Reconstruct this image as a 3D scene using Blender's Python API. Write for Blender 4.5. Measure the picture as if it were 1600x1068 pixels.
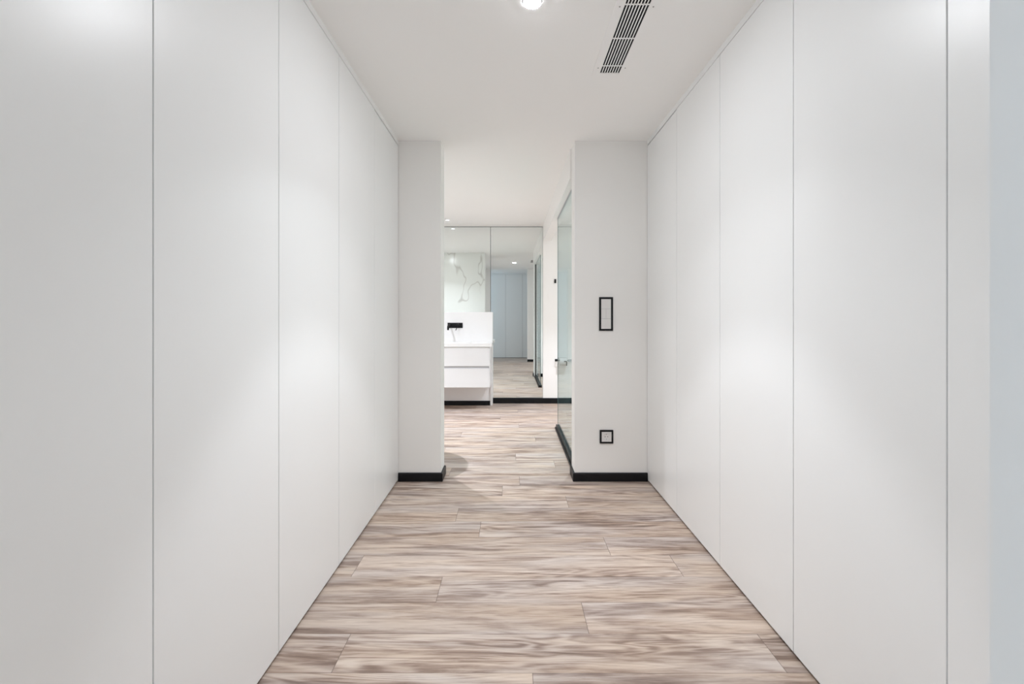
import bpy, bmesh, math, random
from mathutils import Vector, Matrix
for o in list(bpy.data.objects): bpy.data.objects.remove(o)
sc = bpy.context.scene
COL = sc.collection

# ---------------------------------------------------------------- camera
EYE = 1.205
cd = bpy.data.cameras.new('camera'); cam = bpy.data.objects.new('camera', cd); COL.objects.link(cam)
cam.location = (0, 0, EYE); cam.rotation_euler = (math.pi/2, 0, 0)
cd.sensor_width = 36; cd.lens = 16.0; cd.clip_start = 0.02; cd.clip_end = 60
cd.shift_x = 2.5/1600; cd.shift_y = -39.0/1600
sc.camera = cam
# ---------------------------------------------------------------- world, exposure
w = bpy.data.worlds.new('world'); sc.world = w; w.use_nodes = True
w.node_tree.nodes['Background'].inputs[0].default_value = (0.75, 0.85, 1, 1)
w.node_tree.nodes['Background'].inputs[1].default_value = 0.5
sc.view_settings.view_transform = 'Standard'; sc.view_settings.look = 'None'
sc.view_settings.gamma = 1; sc.view_settings.use_curve_mapping = False
sc.view_settings.exposure = 0.62
sc.cycles.max_bounces = 16; sc.cycles.diffuse_bounces = 10; sc.cycles.glossy_bounces = 8
sc.cycles.transparent_max_bounces = 16
sc.cycles.sample_clamp_indirect = 6
# light powers, tuned in one place
P_HALL, P_BATH_A, P_BATH_B, P_SHOWER, P_WINDOW = 31, 58, 9, 84, 11.5
G_HALL, G_BATH_A, G_BATH_B, G_SHOWER = 3.8, 12, 0, 2   # soft wide glow of each downlight lens
WARM = (0.95, 0.975, 1.02); NEUT = (0.925, 0.965, 1.06); COOL = (0.62, 0.80, 1.0)

def area(name, loc, rot, sx, sy, power, color):
    d = bpy.data.lights.new(name, 'AREA'); d.shape = 'RECTANGLE'; d.size = sx; d.size_y = sy
    d.energy = power; d.color = color
    o = bpy.data.objects.new(name, d); COL.objects.link(o); o.location = loc; o.rotation_euler = rot
    return o
# daylight entering through the window of the room the camera stands in
area('window_daylight', (-2.85, -0.22, 1.35), (0, -math.pi/2, 0), 1.5, 0.75, P_WINDOW, COOL)

# ---------------------------------------------------------------- helpers
def mat(name, color, rough=0.5, spec=0.5, metal=0.0):
    m = bpy.data.materials.new(name); m.use_nodes = True
    b = m.node_tree.nodes['Principled BSDF']
    b.inputs['Base Color'].default_value = (*color, 1); b.inputs['Roughness'].default_value = rough
    b.inputs['Specular IOR Level'].default_value = spec; b.inputs['Metallic'].default_value = metal
    return m
def N(m, t, **kw):
    n = m.node_tree.nodes.new(t)
    for k, v in kw.items():
        if k.startswith('_'): setattr(n, k[1:], v)
        else: n.inputs[k.replace('__', ' ')].default_value = v
    return n
def L(m, a, b): m.node_tree.links.new(a, b)
def bsdf(m): return m.node_tree.nodes['Principled BSDF']

def painted(name, color, rough, spec, var=0.012, bump=0.02, scale=90):
    """paint with a faint orange-peel and a very slight tonal unevenness of its own"""
    m = mat(name, color, rough, spec); b = bsdf(m)
    tc = N(m, 'ShaderNodeTexCoord'); n1 = N(m, 'ShaderNodeTexNoise', Scale=1.7, Detail=3.0)
    n2 = N(m, 'ShaderNodeTexNoise', Scale=float(scale), Detail=2.0)
    L(m, tc.outputs['Object'], n1.inputs['Vector']); L(m, tc.outputs['Object'], n2.inputs['Vector'])
    mx = N(m, 'ShaderNodeMix', _data_type='RGBA')
    mx.inputs[6].default_value = (*[c*(1-var) for c in color], 1); mx.inputs[7].default_value = (*[min(1, c*(1+var)) for c in color], 1)
    L(m, n1.outputs['Fac'], mx.inputs[0]); L(m, mx.outputs[2], b.inputs['Base Color'])
    bp = N(m, 'ShaderNodeBump', Strength=bump, Distance=0.001); L(m, n2.outputs['Fac'], bp.inputs['Height']); L(m, bp.outputs['Normal'], b.inputs['Normal'])
    return m

M_WALL = painted('white_wall_paint', (0.905, 0.898, 0.880), 0.8, 0.2)
M_CEIL = painted('white_ceiling_paint', (0.962, 0.957, 0.945), 0.9, 0.1)
M_DOOR = painted('satin_lacquer', (0.905, 0.915, 0.915), 0.33, 0.5)
M_CARC = mat('carcass_gap_shade', (0.20, 0.20, 0.195), 0.7, 0.2)  # white board painted dark grey, standing in for shade in the door gaps
M_BLACK = painted('black_plastic', (0.006, 0.0065, 0.008), 0.4, 0.25)
M_DARK = mat('dark_plinth', (0.018, 0.014, 0.012), 0.7, 0.3)
M_WHITE = painted('white_lacquer', (0.77, 0.77, 0.775), 0.35, 0.4)
M_SOLID = painted('white_solid_surface', (0.84, 0.84, 0.84), 0.25, 0.5)
M_GREY = mat('anodised_grey', (0.50, 0.50, 0.52), 0.4, 0.5, 0.2)
M_TAUPE = mat('warm_grey_board', (0.56, 0.50, 0.48), 0.6, 0.3)
M_SWITCH = mat('light_grey_switch_plastic', (0.80, 0.79, 0.78), 0.4, 0.4)
M_VENTIN = mat('vent_inner_dark', (0.02, 0.02, 0.022), 0.8, 0.1)
M_SCREW = mat('screw_steel', (0.35, 0.34, 0.33), 0.45, 0.5, 0.6)
M_PAPER = mat('tissue_paper', (0.88, 0.87, 0.85), 0.95, 0.05)
M_WICK = painted('cream_canvas', (0.62, 0.58, 0.52), 0.9, 0.1, 0.08, 0.6, 300)
M_MIRROR = mat('silvered_glass', (0.80, 0.835, 0.825), 0.0, 0.5, 1.0)
M_MEDGE = mat('mirror_edge', (0.12, 0.14, 0.135), 0.3, 0.5)
def emis(name, color, s):
    m = bpy.data.materials.new(name); m.use_nodes = True; b = bsdf(m)
    b.inputs['Base Color'].default_value = (*color, 1); b.inputs['Emission Color'].default_value = (*color, 1); b.inputs['Emission Strength'].default_value = s
    return m
M_LENS = emis('lamp_lens', WARM, 420.0); M_LENS_DIM = emis('lamp_lens_dim', WARM, 1.6)

# clear glass with a green tint, reflecting on its outer faces
M_GLASS = bpy.data.materials.new('shower_glass'); M_GLASS.use_nodes = True
m = M_GLASS; nt = m.node_tree; nt.nodes.clear()
o_ = N(m, 'ShaderNodeOutputMaterial'); mixs = N(m, 'ShaderNodeMixShader'); tr = N(m, 'ShaderNodeBsdfTransparent'); gl = N(m, 'ShaderNodeBsdfGlossy', Roughness=0.0)
tr.inputs['Color'].default_value = (0.90, 0.965, 0.96, 1)
fr = N(m, 'ShaderNodeFresnel', IOR=1.5); ge = N(m, 'ShaderNodeNewGeometry')
inv = N(m, 'ShaderNodeMath', _operation='SUBTRACT'); inv.inputs[0].default_value = 1.0; L(m, ge.outputs['Backfacing'], inv.inputs[1])
mu = N(m, 'ShaderNodeMath', _operation='MULTIPLY'); L(m, fr.outputs[0], mu.inputs[0]); L(m, inv.outputs[0], mu.inputs[1])
dfm = N(m, 'ShaderNodeMixShader', Fac=0.05); df = N(m, 'ShaderNodeBsdfDiffuse'); df.inputs['Color'].default_value = (0.45, 0.72, 0.76, 1); L(m, tr.outputs[0], dfm.inputs[1]); L(m, df.outputs[0], dfm.inputs[2])
L(m, mu.outputs[0], mixs.inputs[0]); L(m, dfm.outputs[0], mixs.inputs[1]); L(m, gl.outputs[0], mixs.inputs[2]); L(m, mixs.outputs[0], o_.inputs[0])
M_GEDGE = mat('glass_edge_green', (0.16, 0.24, 0.24), 0.2, 0.5)

# marble
M_MARBLE = mat('white_marble', (0.85, 0.86, 0.84), 0.2, 0.5)
m = M_MARBLE; tc = N(m, 'ShaderNodeTexCoord')
n1 = N(m, 'ShaderNodeTexNoise', Scale=1.0, Detail=3.0, Roughness=0.5, Distortion=0.25); mp = N(m, 'ShaderNodeMapping'); mp.inputs['Rotation'].default_value = (0, 0.7, 0); mp.inputs['Scale'].default_value = (1.6, 1, 0.7); mp.inputs['Location'].default_value = (0.35, 0, 0.2)
L(m, tc.outputs['Object'], mp.inputs['Vector']); L(m, mp.outputs[0], n1.inputs['Vector'])
s = N(m, 'ShaderNodeMath', _operation='SUBTRACT'); s.inputs[1].default_value = 0.5; L(m, n1.outputs['Fac'], s.inputs[0])
a = N(m, 'ShaderNodeMath', _operation='ABSOLUTE'); L(m, s.outputs[0], a.inputs[0])
cr = N(m, 'ShaderNodeValToRGB'); cr.color_ramp.elements[0].color = (0.58, 0.57, 0.54, 1); cr.color_ramp.elements[1].position = 0.009; cr.color_ramp.elements[1].color = (0.82, 0.83, 0.80, 1)
L(m, a.outputs[0], cr.inputs[0]); L(m, cr.outputs[0], bsdf(m).inputs['Base Color'])

# wood floor: UV in metres on each plank + seam lines from a second UV map
M_FLOOR = mat('wood_laminate', (0.5, 0.4, 0.33), 0.42, 0.35)
m = M_FLOOR; b = bsdf(m)
uv = N(m, 'ShaderNodeUVMap', _uv_map='grain'); uv2 = N(m, 'ShaderNodeUVMap', _uv_map='edge')
def noise(scl, sc_, det, rough, dist, off=(0, 0, 0)):
    mp = N(m, 'ShaderNodeMapping'); mp.inputs['Scale'].default_value = (*scl, 1); mp.inputs['Location'].default_value = off
    L(m, uv.outputs[0], mp.inputs['Vector'])
    n = N(m, 'ShaderNodeTexNoise', Scale=sc_, Detail=det, Roughness=rough, Distortion=dist); L(m, mp.outputs[0], n.inputs['Vector']); return n
nb = noise((0.8, 7.0), 1.6, 3.0, 0.55, 1.3)            # broad dark flames
nc = noise((1.6, 24.0), 2.0, 6.0, 0.65, 1.0, (3, 7, 0))   # streaks
nf = noise((5.0, 160.0), 2.0, 3.0, 0.6, 0.2, (9, 2, 0)) # fine pores
def MA(op, x, y, clamp=False):
    n = N(m, 'ShaderNodeMath', _operation=op); n.use_clamp = clamp
    for i, v in enumerate((x, y)):
        if isinstance(v, (int, float)): n.inputs[i].default_value = v
        else: L(m, v, n.inputs[i])
    return n.outputs[0]
nr = noise((0.55, 4.2), 1.5, 2.0, 0.5, 0.7, (21, 13, 0))   # growth-ring field: its contour lines are the cathedral figure
ring = MA('ADD', MA('MULTIPLY', MA('SINE', MA('MULTIPLY', nr.outputs['Fac'], 95.0), 0.0), 0.5), 0.5)
nm_ = noise((0.5, 2.6), 1.3, 1.0, 0.5, 0.3, (40, 3, 0))   # where the figure shows
ringm = MA('MULTIPLY', MA('SUBTRACT', ring, 0.5), MA('MULTIPLY', MA('SUBTRACT', nm_.outputs['Fac'], 0.40, True), 0.34))
nk = noise((6.0, 60.0), 1.6, 4.0, 0.7, 0.6, (5, 31, 0))   # short flecks
mixv = MA('ADD', MA('ADD', MA('MULTIPLY', nb.outputs['Fac'], 0.46), MA('MULTIPLY', nc.outputs['Fac'], 0.36)), MA('ADD', MA('MULTIPLY', nf.outputs['Fac'], 0.08), MA('MULTIPLY', nk.outputs['Fac'], 0.10)))
mixv = MA('ADD', mixv, ringm)
cr = N(m, 'ShaderNodeValToRGB'); E = cr.color_ramp.elements
E[0].position = 0.345; E[0].color = (0.20, 0.135, 0.10, 1); E[1].position = 0.62; E[1].color = (0.74, 0.635, 0.54, 1)
e = E.new(0.425); e.color = (0.34, 0.25, 0.20, 1); e = E.new(0.485); e.color = (0.50, 0.395, 0.325, 1); e = E.new(0.54); e.color = (0.63, 0.52, 0.435, 1)
nh = noise((0.9, 5.5), 1.2, 2.0, 0.5, 0.5, (60, 17, 0))   # greyer and warmer zones
cg = N(m, 'ShaderNodeMix', _data_type='RGBA', _blend_type='MULTIPLY'); cg.inputs[0].default_value = 1.0
ct = N(m, 'ShaderNodeValToRGB'); F = ct.color_ramp.elements; F[0].position = 0.38; F[0].color = (0.95, 0.975, 1.04, 1); F[1].position = 0.62; F[1].color = (1.03, 0.985, 0.94, 1)
L(m, nh.outputs['Fac'], ct.inputs[0]); L(m, cr.outputs[0], cg.inputs[6]); L(m, ct.outputs[0], cg.inputs[7])
L(m, mixv, cr.inputs[0])
at = N(m, 'ShaderNodeAttribute', _attribute_name='tone')
hv = N(m, 'ShaderNodeHueSaturation', Saturation=0.95); L(m, cg.outputs[2], hv.inputs['Color']); L(m, MA('ADD', MA('MULTIPLY', at.outputs['Fac'], 0.12), 0.80), hv.inputs['Value'])
sx = N(m, 'ShaderNodeSeparateXYZ'); L(m, uv2.outputs[0], sx.inputs[0])
PL, PW = 1.545, 0.1905
def edge(s_, ln, wd):
    d = MA('MINIMUM', s_, MA('SUBTRACT', ln, s_)); return MA('SUBTRACT', 1.0, MA('DIVIDE', d, wd, True), True)
seam = MA('MAXIMUM', edge(sx.outputs[0], PL, 0.0020), edge(sx.outputs[1], PW, 0.0013))
mx = N(m, 'ShaderNodeMix', _data_type='RGBA'); L(m, MA('MULTIPLY', seam, 0.8), mx.inputs[0]); L(m, hv.outputs[0], mx.inputs[6]); mx.inputs[7].default_value = (0.10, 0.07, 0.055, 1)
L(m, mx.outputs[2], b.inputs['Base Color'])
bp = N(m, 'ShaderNodeBump', Strength=0.25, Distance=0.002); L(m, MA('SUBTRACT', nf.outputs['Fac'], MA('MULTIPLY', seam, 1.5)), bp.inputs['Height']); L(m, bp.outputs[0], b.inputs['Normal'])

# ---- mesh building
def link(name, bm, m, parent=None, smooth=False):
    me = bpy.data.meshes.new(name)
    bmesh.ops.recalc_face_normals(bm, faces=bm.faces); bm.to_mesh(me); bm.free()
    for x in (m if isinstance(m, (list, tuple)) else [m]): me.materials.append(x)
    if smooth:
        for p in me.polygons: p.use_smooth = True
    o = bpy.data.objects.new(name, me); COL.objects.link(o)
    if parent: o.parent = parent; o.matrix_parent_inverse = Matrix.Identity(4); 
    return o
def add_box(bm, x0, x1, y0, y1, z0, z1, bev=0.0, seg=2):
    t = bmesh.new(); bmesh.ops.create_cube(t, size=1)
    bmesh.ops.scale(t, vec=(x1-x0, y1-y0, z1-z0), verts=t.verts); bmesh.ops.translate(t, vec=((x0+x1)/2, (y0+y1)/2, (z0+z1)/2), verts=t.verts)
    if bev: bmesh.ops.bevel(t, geom=t.edges[:], offset=bev, segments=seg, affect='EDGES', profile=0.5)
    me = bpy.data.meshes.new('t'); t.to_mesh(me); t.free(); bm.from_mesh(me); bpy.data.meshes.remove(me)
def box(name, m, parent, x0, x1, y0, y1, z0, z1, bev=0.0, off=None):
    """box given in world coordinates; stored relative to the parent's location"""
    l = parent.location if parent is not None else Vector((0, 0, 0))
    if off is not None: l = off
    bm = bmesh.new(); add_box(bm, x0-l[0], x1-l[0], y0-l[1], y1-l[1], z0-l[2], z1-l[2], bev)
    return link(name, bm, m, parent)
def add_lathe(bm, prof, n=40, mtx=Matrix.Identity(4), closed=False):
    rings = []
    for r, z in prof:
        rings.append([bm.verts.new(mtx @ Vector((r*math.cos(2*math.pi*i/n), r*math.sin(2*math.pi*i/n), z))) for i in range(n)])
    k = len(rings)
    for a in range(k if closed else k-1):
        A, B = rings[a], rings[(a+1) % k]
        for i in range(n): bm.faces.new((A[i], A[(i+1) % n], B[(i+1) % n], B[i]))
    if not closed:
        bm.faces.new(rings[0]); bm.faces.new(rings[-1])
def thing(name, label, cat, loc, group=None):
    o = bpy.data.objects.new(name, None); COL.objects.link(o); o.location = loc; o.empty_display_size = 0.05
    o['label'] = label; o['category'] = cat
    if group: o['group'] = group
    return o
def tag(o, label, cat, group=None):
    o['label'] = label; o['category'] = cat
    if group: o['group'] = group
    return o
def struct(o): o['kind'] = 'structure'; return o
def copy_tree(o, parent=None):
    c = o.copy(); COL.objects.link(c)
    if parent: c.parent = parent
    for ch in [x for x in bpy.data.objects if x.parent == o]: copy_tree(ch, c)
    return c

# ---------------------------------------------------------------- dimensions (metres)
H = 2.50
XL, XR = -0.824, 1.007            # wardrobe fronts
YN0, YN1 = 0.26, 0.433            # near piers
YF0, YF1 = 3.347, 3.515           # far piers
NL, NR = -0.533, 0.456            # near opening
FL, FR = -0.511, 0.473            # far opening
YM = 6.36                          # mirror / far wall
YB = -0.70                         # wardrobe fronts behind the camera

# ---------------------------------------------------------------- setting
def floor_mesh():
    bm = bmesh.new(); g = bm.loops.layers.uv.new('grain'); e = bm.loops.layers.uv.new('edge'); tl = bm.faces.layers.float.new('tone')
    y_ref = 1.541; rnd = random.Random(5)
    fixed = {-1: 0.075, 0: -0.607, 1: 0.299, 2: -0.315, 3: -0.74, 4: 0.508, 6: -0.325, 7: 0.370, 8: -0.056}
    k0 = int(math.floor((-1.5-y_ref)/PW)); k1 = int(math.ceil((6.6-y_ref)/PW))
    for k in range(k0, k1):
        y0 = y_ref+k*PW; y1 = y0+PW
        x = fixed.get(k, rnd.uniform(0, PL)); 
        while x > -3.1: x -= PL
        while x < 2.3:
            vs = [bm.verts.new(p) for p in ((x, y0, 0), (x+PL, y0, 0), (x+PL, y1, 0), (x, y1, 0))]
            f = bm.faces.new(vs); f[tl] = rnd.random(); du, dv = rnd.uniform(0, 50), rnd.uniform(0, 50)
            for lp, (a, b_) in zip(f.loops, ((0, 0), (PL, 0), (PL, PW), (0, PW))):
                lp[g].uv = (du+a, dv+b_); lp[e].uv = (a, b_)
            x += PL
    bmesh.ops.remove_doubles(bm, verts=bm.verts, dist=1e-6)
    return bm
fl = floor_mesh()
struct(link('floor', fl, M_FLOOR))
struct(box('ceiling', M_CEIL, None, -3.2, 2.3, -1.45, 6.6, H, H+0.1))
struct(box('wall_left_near_pier', M_WALL, None, -1.46, NL, YN0, YN1, 0, H))
struct(box('wall_right_near_pier', M_WALL, None, NR, 2.1, YN0, YN1, 0, H))
struct(box('wall_left_far_pier', M_WALL, None, -2.2, FL, YF0, YF1, 0, H, 0.002))
struct(box('wall_right_far_pier', M_WALL, None, FR, 1.9, YF0, YF1, 0, H, 0.002))
struct(box('wall_marble', M_MARBLE, None, -2.2, FL-0.002, YF1+0.0005, YF1+0.012, 0, H-0.001))
struct(box('wall_left_behind_wardrobes', M_WALL, None, -1.56, -1.46, YN0, YF0, 0, H))
struct(box('wall_right_behind_wardrobes', M_WALL, None, 1.64, 1.74, YN1, YF0, 0, H))
struct(box('wall_bathroom_left', M_WALL, None, -2.3, -2.2, YF0, 6.5, 0, H))
struct(box('wall_bathroom_right', M_WALL, None, 1.9, 2.0, YF0, 6.5, 0, H))
struct(box('wall_far', M_WALL, None, -2.3, 2.0, YM+0.012, 6.52, 0, H))
struct(box('wall_far_shower', M_WALL, None, 0.4545, 1.9, YM-0.001, YM+0.012, 0, H))
struct(box('wall_over_shower_opening', M_WALL, None, 0.46, 0.57, YF1, YM-0.001, 2.27, H))
# the room the camera stands in: side walls, back wall, daylight window on its left
struct(box('wall_camera_room_right', M_WALL, None, 2.1, 2.2, -1.4, YN1, 0, H))
struct(box('wall_camera_room_back', M_WALL, None, -3.0, 2.2, -1.4, -1.3, 0, H))
struct(box('wall_camera_room_front', M_WALL, None, -3.0, -1.46, YN0, YN1, 0, H))
bm = bmesh.new()
for a in ((-3.1, -3.0, -1.4, 0.433, 0, 0.55), (-3.1, -3.0, -1.4, 0.433, 2.15, H), (-3.1, -3.0, -1.4, -0.64, 0.55, 2.15), (-3.1, -3.0, 0.2, 0.433, 0.55, 2.15)): add_box(bm, *a)
struct(link('wall_camera_room_left', bm, M_WALL))
bm = bmesh.new()
for a in ((-3.08, -3.02, -0.64, -0.60, 0.55, 2.15), (-3.08, -3.02, 0.16, 0.20, 0.55, 2.15), (-3.08, -3.02, -0.6, 0.16, 0.55, 0.59), (-3.08, -3.02, -0.6, 0.16, 2.11, 2.15)): add_box(bm, *a)
wf = struct(link('window_1', bm, M_WHITE)); box('pane', M_GLASS, wf, -3.053, -3.047, -0.6, 0.16, 0.59, 2.11)

# filler strips over the wardrobe doors
struct(box('trim_1', M_DOOR, None, XL-0.02, XL-0.0005, YN1, YF0, 2.468, H))
struct(box('trim_2', M_DOOR, None, XR+0.0005, XR+0.02, YN1, YF0, 2.468, H))
struct(box('trim_3', M_DOOR, None, -3.0, 2.1, YB-0.02, YB, 2.468, H))

# black skirting
def skirting(name, pts, h=0.062, t=0.014):
    """extrude a chamfered skirting profile along a polyline; the room is to the left of the path"""
    bm = bmesh.new(); prof = [(0, 0), (t, 0), (t, h-0.006), (t-0.005, h), (0, h)]
    n = len(pts); rows = []
    for i, p in enumerate(pts):
        p = Vector(p)
        d1 = (p-Vector(pts[i-1])).normalized() if i else None
        d2 = (Vector(pts[i+1])-p).normalized() if i < n-1 else None
        n1 = Vector((-d1.y, d1.x)) if d1 else None; n2 = Vector((-d2.y, d2.x)) if d2 else None
        if n1 is None: off = n2
        elif n2 is None: off = n1
        else: s_ = n1+n2; off = s_/(1+n1.dot(n2))
        rows.append([bm.verts.new((p.x+off.x*a, p.y+off.y*a, b_+0.0005)) for a, b_ in prof])
    for i in range(n-1):
        for j in range(len(prof)): bm.faces.new((rows[i][j], rows[i][(j+1) % 5], rows[i+1][(j+1) % 5], rows[i+1][j]))
    bm.faces.new(rows[0]); bm.faces.new(rows[-1])
    return struct(link(name, bm, M_BLACK))
e_ = 0.0006
skirting('baseboard_left', [(XL+0.001, YF0-e_), (FL+e_, YF0-e_), (FL+e_, YF1-0.004)][::-1])
skirting('baseboard_right', [(XR-0.001, YF0-e_), (FR-e_, YF0-e_), (FR-e_, YF1-0.004)])
skirting('baseboard_near_left', [(XL+0.001, YN1+e_), (NL, YN1+e_)])
skirting('baseboard_near_right', [(NR, YN1+e_), (XR-0.001, YN1+e_)])
skirting('baseboard_far', [(1.88, YM-0.0016), (-0.244, YM-0.0016)], 0.075)
skirting('baseboard_shower_near', [(FR+0.06, YF1+e_), (1.88, YF1+e_)])

# ---------------------------------------------------------------- wardrobes
def wardrobe(y0, y1, side, label, group, last=False):
    g = 0.0018
    xf = XL if side < 0 else XR
    t = thing('wardrobe', label, 'wardrobe', (xf, (y0+y1)/2, 0), group)
    s_ = side
    def bx(name, m_, d0, d1, a, b_, z0, z1, bev=0):
        x = sorted((xf+s_*d0, xf+s_*d1)); return box(name, m_, t, x[0], x[1], a, b_, z0, z1, bev)
    bx('door', M_DOOR, 0.0, 0.019, y0+g, y1-g, 0.013, 2.459 if last else 2.464, 0.0009)
    bx('carcass', M_CARC, 0.0215, 0.60, y0+0.0006, y1-0.0006, 0.055, 2.46)
    bx('plinth', M_DARK, 0.0225, 0.05, y0+0.0006, y1-0.0006, 0.0006, 0.054)
    return t
edges_y = [YN1+0.003, 1.05, 1.620, 2.188, 2.758, YF0-0.003]
ordw = ['nearest the camera', 'second from the camera', 'third from the camera', 'fourth from the camera', 'farthest, touching the left pier']
ordr = ['nearest the camera', 'second from the camera', 'third from the camera', 'fourth from the camera', 'farthest, touching the pier with the switches']
for i in range(5):
    wardrobe(edges_y[i], edges_y[i+1], -1, 'white handleless wardrobe door along the left wall, ' + ordw[i], 'handleless wardrobes along the left wall', i == 4)
    wardrobe(edges_y[i], edges_y[i+1], 1, 'white handleless wardrobe door along the right wall, ' + ordr[i], 'handleless wardrobes along the right wall', i == 4)
bxs = [-0.635, -0.141, 0.353, 0.847]
bl = ['reflected leftmost in the far mirror', 'reflected in the middle of the far mirror', 'reflected rightmost in the far mirror']
for i in range(3):
    x0, x1 = bxs[i], bxs[i+1]
    t = thing('wardrobe', 'pale grey blue wardrobe door behind the camera, ' + bl[i], 'wardrobe', ((x0+x1)/2, YB, 0), 'wardrobes behind the camera')
    box('door', M_DOOR, t, x0+0.002, x1-0.002, YB-0.019, YB, 0.010, 2.464, 0.0009)
    box('carcass', M_CARC, t, x0+0.0006, x1-0.0006, YB-0.58, YB-0.0215, 0.055, 2.46)
    box('plinth', M_DARK, t, x0+0.0006, x1-0.0006, YB-0.05, YB-0.032, 0.0006, 0.054)
# wall return closing the run of wardrobes
struct(box('wall_camera_room_return_left', M_WALL, None, -3.0, bxs[0]-0.002, -1.3, YB, 0, 2.467))
struct(box('wall_camera_room_return_right', M_WALL, None, bxs[-1]+0.002, 2.1, -1.3, YB, 0, 2.467))

# ---------------------------------------------------------------- downlights
def downlight(x, y, label, power, r=0.036, half=37, blend=0.3, color=WARM, glow=10, size=0.02, lens=None, spread=125):
    t = thing('recessed_downlight', label, 'ceiling light', (x, y, H), 'recessed ceiling downlights')
    bm = bmesh.new(); add_lathe(bm, [(r, -0.0008), (r, -0.006), (r+0.004, -0.006), (r+0.007, -0.0008)], 48, closed=True); link('trim_ring', bm, M_WHITE, t, True)
    bm = bmesh.new(); add_lathe(bm, [(r-0.0005, -0.0010), (r-0.0005, -0.0062), (r*0.85, -0.0076), (r*0.5, -0.0085), (0.002, -0.0088)], 48); link('lens', bm, lens or M_LENS, t, True)
    if power:
        d = bpy.data.lights.new('lamp_beam', 'SPOT'); d.energy = power; d.spot_size = math.radians(2*half); d.spot_blend = blend; d.shadow_soft_size = size; d.color = color
        o = bpy.data.objects.new('lamp_beam', d); COL.objects.link(o); o.parent = t; o.location = (0, 0, -0.016)
    if glow:
        d = bpy.data.lights.new('lamp_glow', 'AREA'); d.shape = 'DISK'; d.size = 2*r*0.95; d.energy = glow; d.color = color; d.spread = math.radians(spread)
        o = bpy.data.objects.new('lamp_glow', d); COL.objects.link(o); o.parent = t; o.location = (0, 0, -0.013)
    return t
downlight(0.089, 1.870, 'lit round downlight in the hall ceiling beside the air vent', P_HALL, glow=G_HALL, spread=104)
downlight(-0.84, 6.06, 'small round downlight over the washbasin, beside the mirror top', P_BATH_B, glow=G_BATH_B, r=0.026, half=40, color=NEUT, lens=M_LENS_DIM)
downlight(-1.30, 4.60, 'round downlight in the bathroom ceiling, hidden behind the left pier', P_BATH_A, glow=G_BATH_A, half=39, blend=0.5, color=NEUT, size=0.012)
downlight(1.15, 4.90, 'added unseen downlight over the shower, behind the right pier', P_SHOWER, glow=G_SHOWER, half=50, blend=0.5, color=NEUT)  # unseen lamp added to light the shower side and far wall


# ---------------------------------------------------------------- ceiling vent
vx, vy0, vy1 = 0.525, 1.805, 2.445
t = thing('air_vent', 'white linear air vent with eight dark slots in the hall ceiling', 'vent', (vx, (vy0+vy1)/2, H), None)
sw, n = 0.102, 8; sy0, sy1 = 1.842, 2.411; pitch = sw/(n-0.38); slot = pitch*0.62
bm = bmesh.new(); cx, cy = vx, (vy0+vy1)/2
def vb(x0, x1, y0, y1, z0=-0.0045, z1=-0.0008): add_box(bm, x0-cx, x1-cx, y0-cy, y1-cy, z0, z1)
vb(vx-0.09, vx-sw/2, vy0, vy1); vb(vx+sw/2, vx+0.09, vy0, vy1); vb(vx-sw/2, vx+sw/2, vy0, sy0); vb(vx-sw/2, vx+sw/2, sy1, vy1)
link('frame', bm, M_CEIL, t)
bm = bmesh.new(); add_box(bm, -sw/2, sw/2, sy0-cy, sy1-cy, -0.0012, -0.0004); link('duct_backing', bm, M_VENTIN, t)
for i in range(n-1):
    x = vx-sw/2+slot+i*pitch
    bm = bmesh.new(); add_box(bm, x-cx, x+pitch-slot-cx, sy0-cy, sy1-cy, -0.0036, -0.0020); link('slat', bm, M_CEIL, t)
for y in (1.882, 2.112, 2.343):
    bm = bmesh.new(); add_box(bm, -sw/2, sw/2, y-0.003-cy, y+0.003-cy, -0.0040, -0.0016); link('crossbar', bm, M_CEIL, t)
for y in (1.894, 2.360):
    for s_ in (-1, 1):
        bm = bmesh.new(); add_lathe(bm, [(0.0001, -0.0062), (0.003, -0.0058), (0.0036, -0.0046)], 16, Matrix.Translation((s_*0.070, y-cy, 0))); link('screw', bm, M_SCREW, t, True)

# ---------------------------------------------------------------- switch and socket on the right pier
yw = YF0
t = thing('light_switch', 'tall black framed light switch on the right pier', 'light switch', (0.7025, yw, 1.2275))
def frame(bm, x0, x1, z0, z1, wdt, y0, y1):
    for a in ((x0, x0+wdt, z0, z1), (x1-wdt, x1, z0, z1), (x0+wdt, x1-wdt, z0, z0+wdt), (x0+wdt, x1-wdt, z1-wdt, z1)):
        add_box(bm, a[0], a[1], y0, y1, a[2], a[3], 0.0008, 1)
bm = bmesh.new(); frame(bm, -0.0505, 0.0505, -0.1235, 0.1235, 0.0135, -0.009, -0.0006); link('frame', bm, M_BLACK, t)
bm = bmesh.new(); add_box(bm, -0.0368, 0.0368, -0.0035, -0.0006, -0.1098, 0.1098); link('back_plate', bm, M_GREY, t)
for (x0, x1, z0, z1) in ((-0.036, 0.036, 0.0385, 0.109), (-0.036, -0.0006, -0.0335, 0.037), (0.0006, 0.036, -0.0335, 0.037), (-0.036, 0.036, -0.109, -0.035)):
    bm = bmesh.new(); add_box(bm, x0, x1, -0.0075, -0.0037, z0, z1, 0.0007, 1); link('rocker', bm, M_SWITCH, t)
t = thing('power_socket', 'square black framed power socket low on the right pier', 'socket', (0.7055, yw, 0.3265))
bm = bmesh.new(); frame(bm, -0.0495, 0.0495, -0.0495, 0.0495, 0.0135, -0.009, -0.0006); link('frame', bm, M_BLACK, t)
bm = bmesh.new(); R90 = Matrix.Rotation(math.radians(90), 4, 'X')
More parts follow.
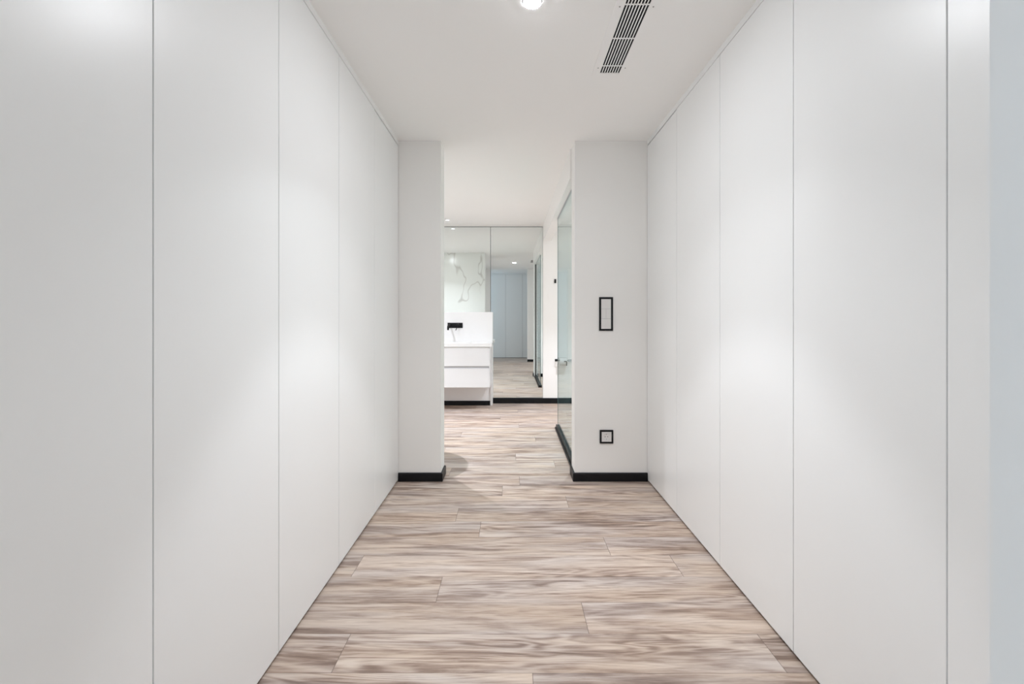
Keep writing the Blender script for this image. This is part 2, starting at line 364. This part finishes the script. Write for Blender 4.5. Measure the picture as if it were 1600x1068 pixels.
add_box(bm, -0.036, 0.036, -0.0035, -0.0006, -0.036, 0.036)
add_lathe(bm, [(0.0285, 0.0035), (0.0285, 0.0078), (0.0225, 0.0078), (0.0205, 0.0037)], 40, R90, closed=True)
for a in ((-0.036, -0.0285, -0.036, 0.036), (0.0285, 0.036, -0.036, 0.036), (-0.0285, 0.0285, 0.0285, 0.036), (-0.0285, 0.0285, -0.036, -0.0285)): add_box(bm, a[0], a[1], -0.0078, -0.0035, a[2], a[3])
link('face_plate', bm, M_SWITCH, t)
for s_ in (-1, 1):
    bm = bmesh.new(); add_lathe(bm, [(0.003, 0.0036), (0.003, 0.0044)], 16, Matrix.Translation((s_*0.0095, 0, 0)) @ R90); link('pin_hole', bm, M_BLACK, t)
    bm = bmesh.new(); add_box(bm, -0.0022, 0.0022, -0.006, -0.0037, s_*0.0185-0.002, s_*0.0185+0.002); link('earth_clip', bm, M_SCREW, t)

# ---------------------------------------------------------------- bathroom: half wall, vanity, tap, mirrors
YH = 6.22
M_BOARD = painted('white_splash_board', (0.90, 0.90, 0.905), 0.35, 0.4)
struct(box('wall_half_height', M_BOARD, None, -2.2, -0.245, YH, YM-0.007, 0, 1.272, 0.001))
hx = -0.275
skirting('baseboard_vanity', [(hx-0.002, YH-e_), (-2.19, YH-e_)][::1], 0.062)
struct(box('trim_4', M_WHITE, None, hx+0.001, -0.245, YH-0.018, YH-0.0006, 0, 0.80, 0.0008))

YV = 5.80
t = thing('vanity_unit', 'white wall hung vanity with two drawers under the tap', 'vanity', (-0.95, YH, 0.30))
box('body', M_TAUPE, t, -1.63, -0.272, YV+0.021, YH-0.0195, 0.305, 0.824, 0.001)
box('side_panel', M_WHITE, t, -0.2715, -0.2615, YV+0.001, YH-0.0195, 0.305, 0.824, 0.0008)
for z0, z1 in ((0.579, 0.822), (0.307, 0.549)):
    d = box('drawer', M_WHITE, t, -1.63, -0.273, YV, YV+0.0205, z0, z1, 0.0012)
box('handle_recess', M_GREY, t, -1.63, -0.273, YV+0.010, YV+0.0205, 0.550, 0.578)
# countertop with an integrated basin
bm = bmesh.new(); cx0, cx1, cy0, cy1 = -1.64, -0.238, YV-0.012, YH-0.0008
bx0, bx1, by0, by1 = -1.02, -0.50, YV+0.08, YH-0.10
def cb(x0, x1, y0, y1, z0, z1, bev=0): add_box(bm, x0+0.95, x1+0.95, y0-YH, y1-YH, z0-0.30, z1-0.30, bev)
cb(cx0, bx0, cy0, cy1, 0.826, 0.868); cb(bx1, cx1, cy0, cy1, 0.826, 0.868, 0); cb(bx0, bx1, cy0, by0, 0.826, 0.868); cb(bx0, bx1, by1, cy1, 0.826, 0.868)
link('countertop', bm, M_SOLID, t)
bm = bmesh.new()
T_ = [(bx0, by0), (bx1, by0), (bx1, by1), (bx0, by1)]; ins = 0.045
V1 = [bm.verts.new((x+0.95, y-YH, 0.866-0.30)) for x, y in T_]
V2 = [bm.verts.new((x+0.95, y-YH, 0.745-0.30)) for x, y in ((bx0+ins, by0+ins), (bx1-ins, by0+ins), (bx1-ins, by1-ins), (bx0+ins, by1-ins))]
for i in range(4): bm.faces.new((V1[i], V1[(i+1) % 4], V2[(i+1) % 4], V2[i]))
bm.faces.new(V2); link('basin', bm, M_SOLID, t)

t = thing('wall_tap', 'black wall mounted tap over the white countertop', 'tap', (-0.755, YH, 1.091))
bm = bmesh.new(); add_box(bm, -0.1025, 0.1025, -0.010, -0.0006, -0.035, 0.035, 0.002, 2); link('back_plate', bm, M_BLACK, t)
def tube(pts, r, n=14):
    bm = bmesh.new(); rings = []
    for i, p in enumerate(pts):
        p = Vector(p); d = (Vector(pts[min(i+1, len(pts)-1)])-Vector(pts[max(i-1, 0)])).normalized()
        u = d.orthogonal().normalized() if i == 0 else (u-d*u.dot(d)).normalized(); v = d.cross(u)
        rings.append([bm.verts.new(p+u*r*math.cos(2*math.pi*k/n)+v*r*math.sin(2*math.pi*k/n)) for k in range(n)])
    for a, b_ in zip(rings, rings[1:]):
        for k in range(n): bm.faces.new((a[k], a[(k+1) % n], b_[(k+1) % n], b_[k]))
    bm.faces.new(rings[0]); bm.faces.new(rings[-1]); return bm
link('spout', tube([(-0.070, -0.010, 0.002), (-0.070, -0.15, 0.002), (-0.071, -0.172, -0.004), (-0.072, -0.182, -0.020), (-0.072, -0.184, -0.060)], 0.0125), M_BLACK, t, True)
bm = bmesh.new(); add_lathe(bm, [(0.022, 0.010), (0.022, 0.040), (0.019, 0.044)], 28, Matrix.Translation((0.040, 0, 0)) @ R90); kn = link('control_knob', bm, M_BLACK, t, True)
bm = tube([(0.040, -0.042, -0.006), (0.030, -0.055, -0.030), (0.016, -0.066, -0.066)], 0.0055); link('lever', bm, M_BLACK, kn, True)

def mirror(x0, x1, z0, label):
    t = thing('wall_mirror', label, 'mirror', ((x0+x1)/2, YM, z0), None)
    bm = bmesh.new(); add_box(bm, x0-t.location.x, x1-t.location.x, 0.001, 0.010, 0, 2.468-z0); link('edge_backing', bm, M_MEDGE, t)
    bm = bmesh.new(); hw = (x1-x0)/2-0.0032
    add_box(bm, -hw, hw, -0.0010, 0.0006, 0.004, 2.468-z0-0.008); link('mirror_glass', bm, M_MIRROR, t)
mirror(-1.40, -0.277, 0.076, 'tall wall mirror behind the white half wall and tap')
mirror(-0.277, 0.4535, 0.076, 'tall wall mirror reflecting the hall and its doorway')

# ---------------------------------------------------------------- shower screen
GX = 0.515
t = thing('shower_screen', 'frameless glass shower screen on a dark rail behind the right pier', 'shower screen', (GX, 4.2, 0))
ys0, ys1 = YF1+0.002, 4.93
bm = bmesh.new(); add_box(bm, -0.004, 0.004, ys0+0.012-4.2, ys1-0.0015-4.2, 0.040, 2.262); link('glass_pane', bm, M_GLASS, t)
bm = bmesh.new(); add_box(bm, -0.0042, 0.0042, ys1-0.0015-4.2, ys1+0.001-4.2, 0.040, 2.262); link('glass_edge', bm, M_GEDGE, t)
bm = bmesh.new()
for a in ((-0.022, -0.005, ys0-4.2, ys1+0.01-4.2, 0.0006, 0.042), (0.005, 0.022, ys0-4.2, ys1+0.01-4.2, 0.0006, 0.042), (-0.005, 0.005, ys0-4.2, ys1+0.01-4.2, 0.0006, 0.034), (-0.034, -0.0225, ys0-4.2, ys1-4.2, 0.0006, 0.018)): add_box(bm, *a)
link('floor_rail', bm, M_BLACK, t)
bm = bmesh.new(); add_box(bm, -0.012, 0.012, ys0-4.2, ys0+0.016-4.2, 0.042, 2.268); link('wall_profile', bm, M_BLACK, t)
bm = bmesh.new(); add_box(bm, -0.008, 0.008, ys0+0.016-4.2, ys1-4.2, 2.2625, 2.2692); link('top_channel', bm, M_GREY, t)
bm = tube([(0.0045, 0.20, 0.775), (0.024, 0.20, 0.775), (0.028, 0.20, 0.770), (0.028, 0.20, 0.735)], 0.006); link('handle', bm, M_BLACK, t, True)

# robe hook and paper holder on the far wall
t = thing('robe_hook', 'small black robe hook high on the far white wall', 'hook', (0.626, YM-0.001, 1.706))
bm = bmesh.new(); add_box(bm, -0.014, 0.014, -0.008, -0.0006, -0.028, 0.028, 0.003, 2); link('back_plate', bm, M_BLACK, t)
link('peg', tube([(0, -0.008, -0.004), (0, -0.034, -0.006), (0, -0.042, 0.006), (0, -0.043, 0.018)], 0.006), M_BLACK, t, True)
t = thing('paper_holder', 'small black toilet paper holder low on the far white wall', 'toilet paper holder', (0.640, YM-0.001, 0.603))
bm = bmesh.new(); add_box(bm, -0.018, 0.018, -0.008, -0.0006, -0.016, 0.016, 0.002, 2); link('back_plate', bm, M_BLACK, t)
link('arm', tube([(0.0, -0.008, 0), (0.0, -0.066, 0), (0.006, -0.072, 0), (0.16, -0.072, 0)], 0.006), M_BLACK, t, True)
bm = bmesh.new(); RY = Matrix.Translation((0, 0, 0)) @ Matrix.Rotation(math.radians(90), 4, 'Y')
add_lathe(bm, [(0.0205, -0.05), (0.050, -0.05), (0.050, 0.05), (0.0205, 0.05)], 36, RY, closed=True)
o = link('toilet_roll', bm, M_PAPER); o.location = (0.728, YM-0.073, 0.603-0.0143); tag(o, 'white toilet paper roll hanging on the black holder seen through the glass', 'toilet roll')

# unseen round hamper shape added behind the left pier to cast the floor shadow
t = thing('round_shadow_caster', 'added unseen round shadow caster behind the left pier', 'shadow caster', (-0.93, 3.95, 0))
bm = bmesh.new(); add_lathe(bm, [(0.24, 0.0006), (0.262, 0.01), (0.285, 0.60), (0.292, 0.70)], 56); link('caster_body', bm, M_WICK, t, True)
bm = bmesh.new(); add_lathe(bm, [(0.302, 0.7004), (0.304, 0.735), (0.296, 0.745), (0.02, 0.752)], 56); link('caster_top', bm, M_WHITE, t, True)
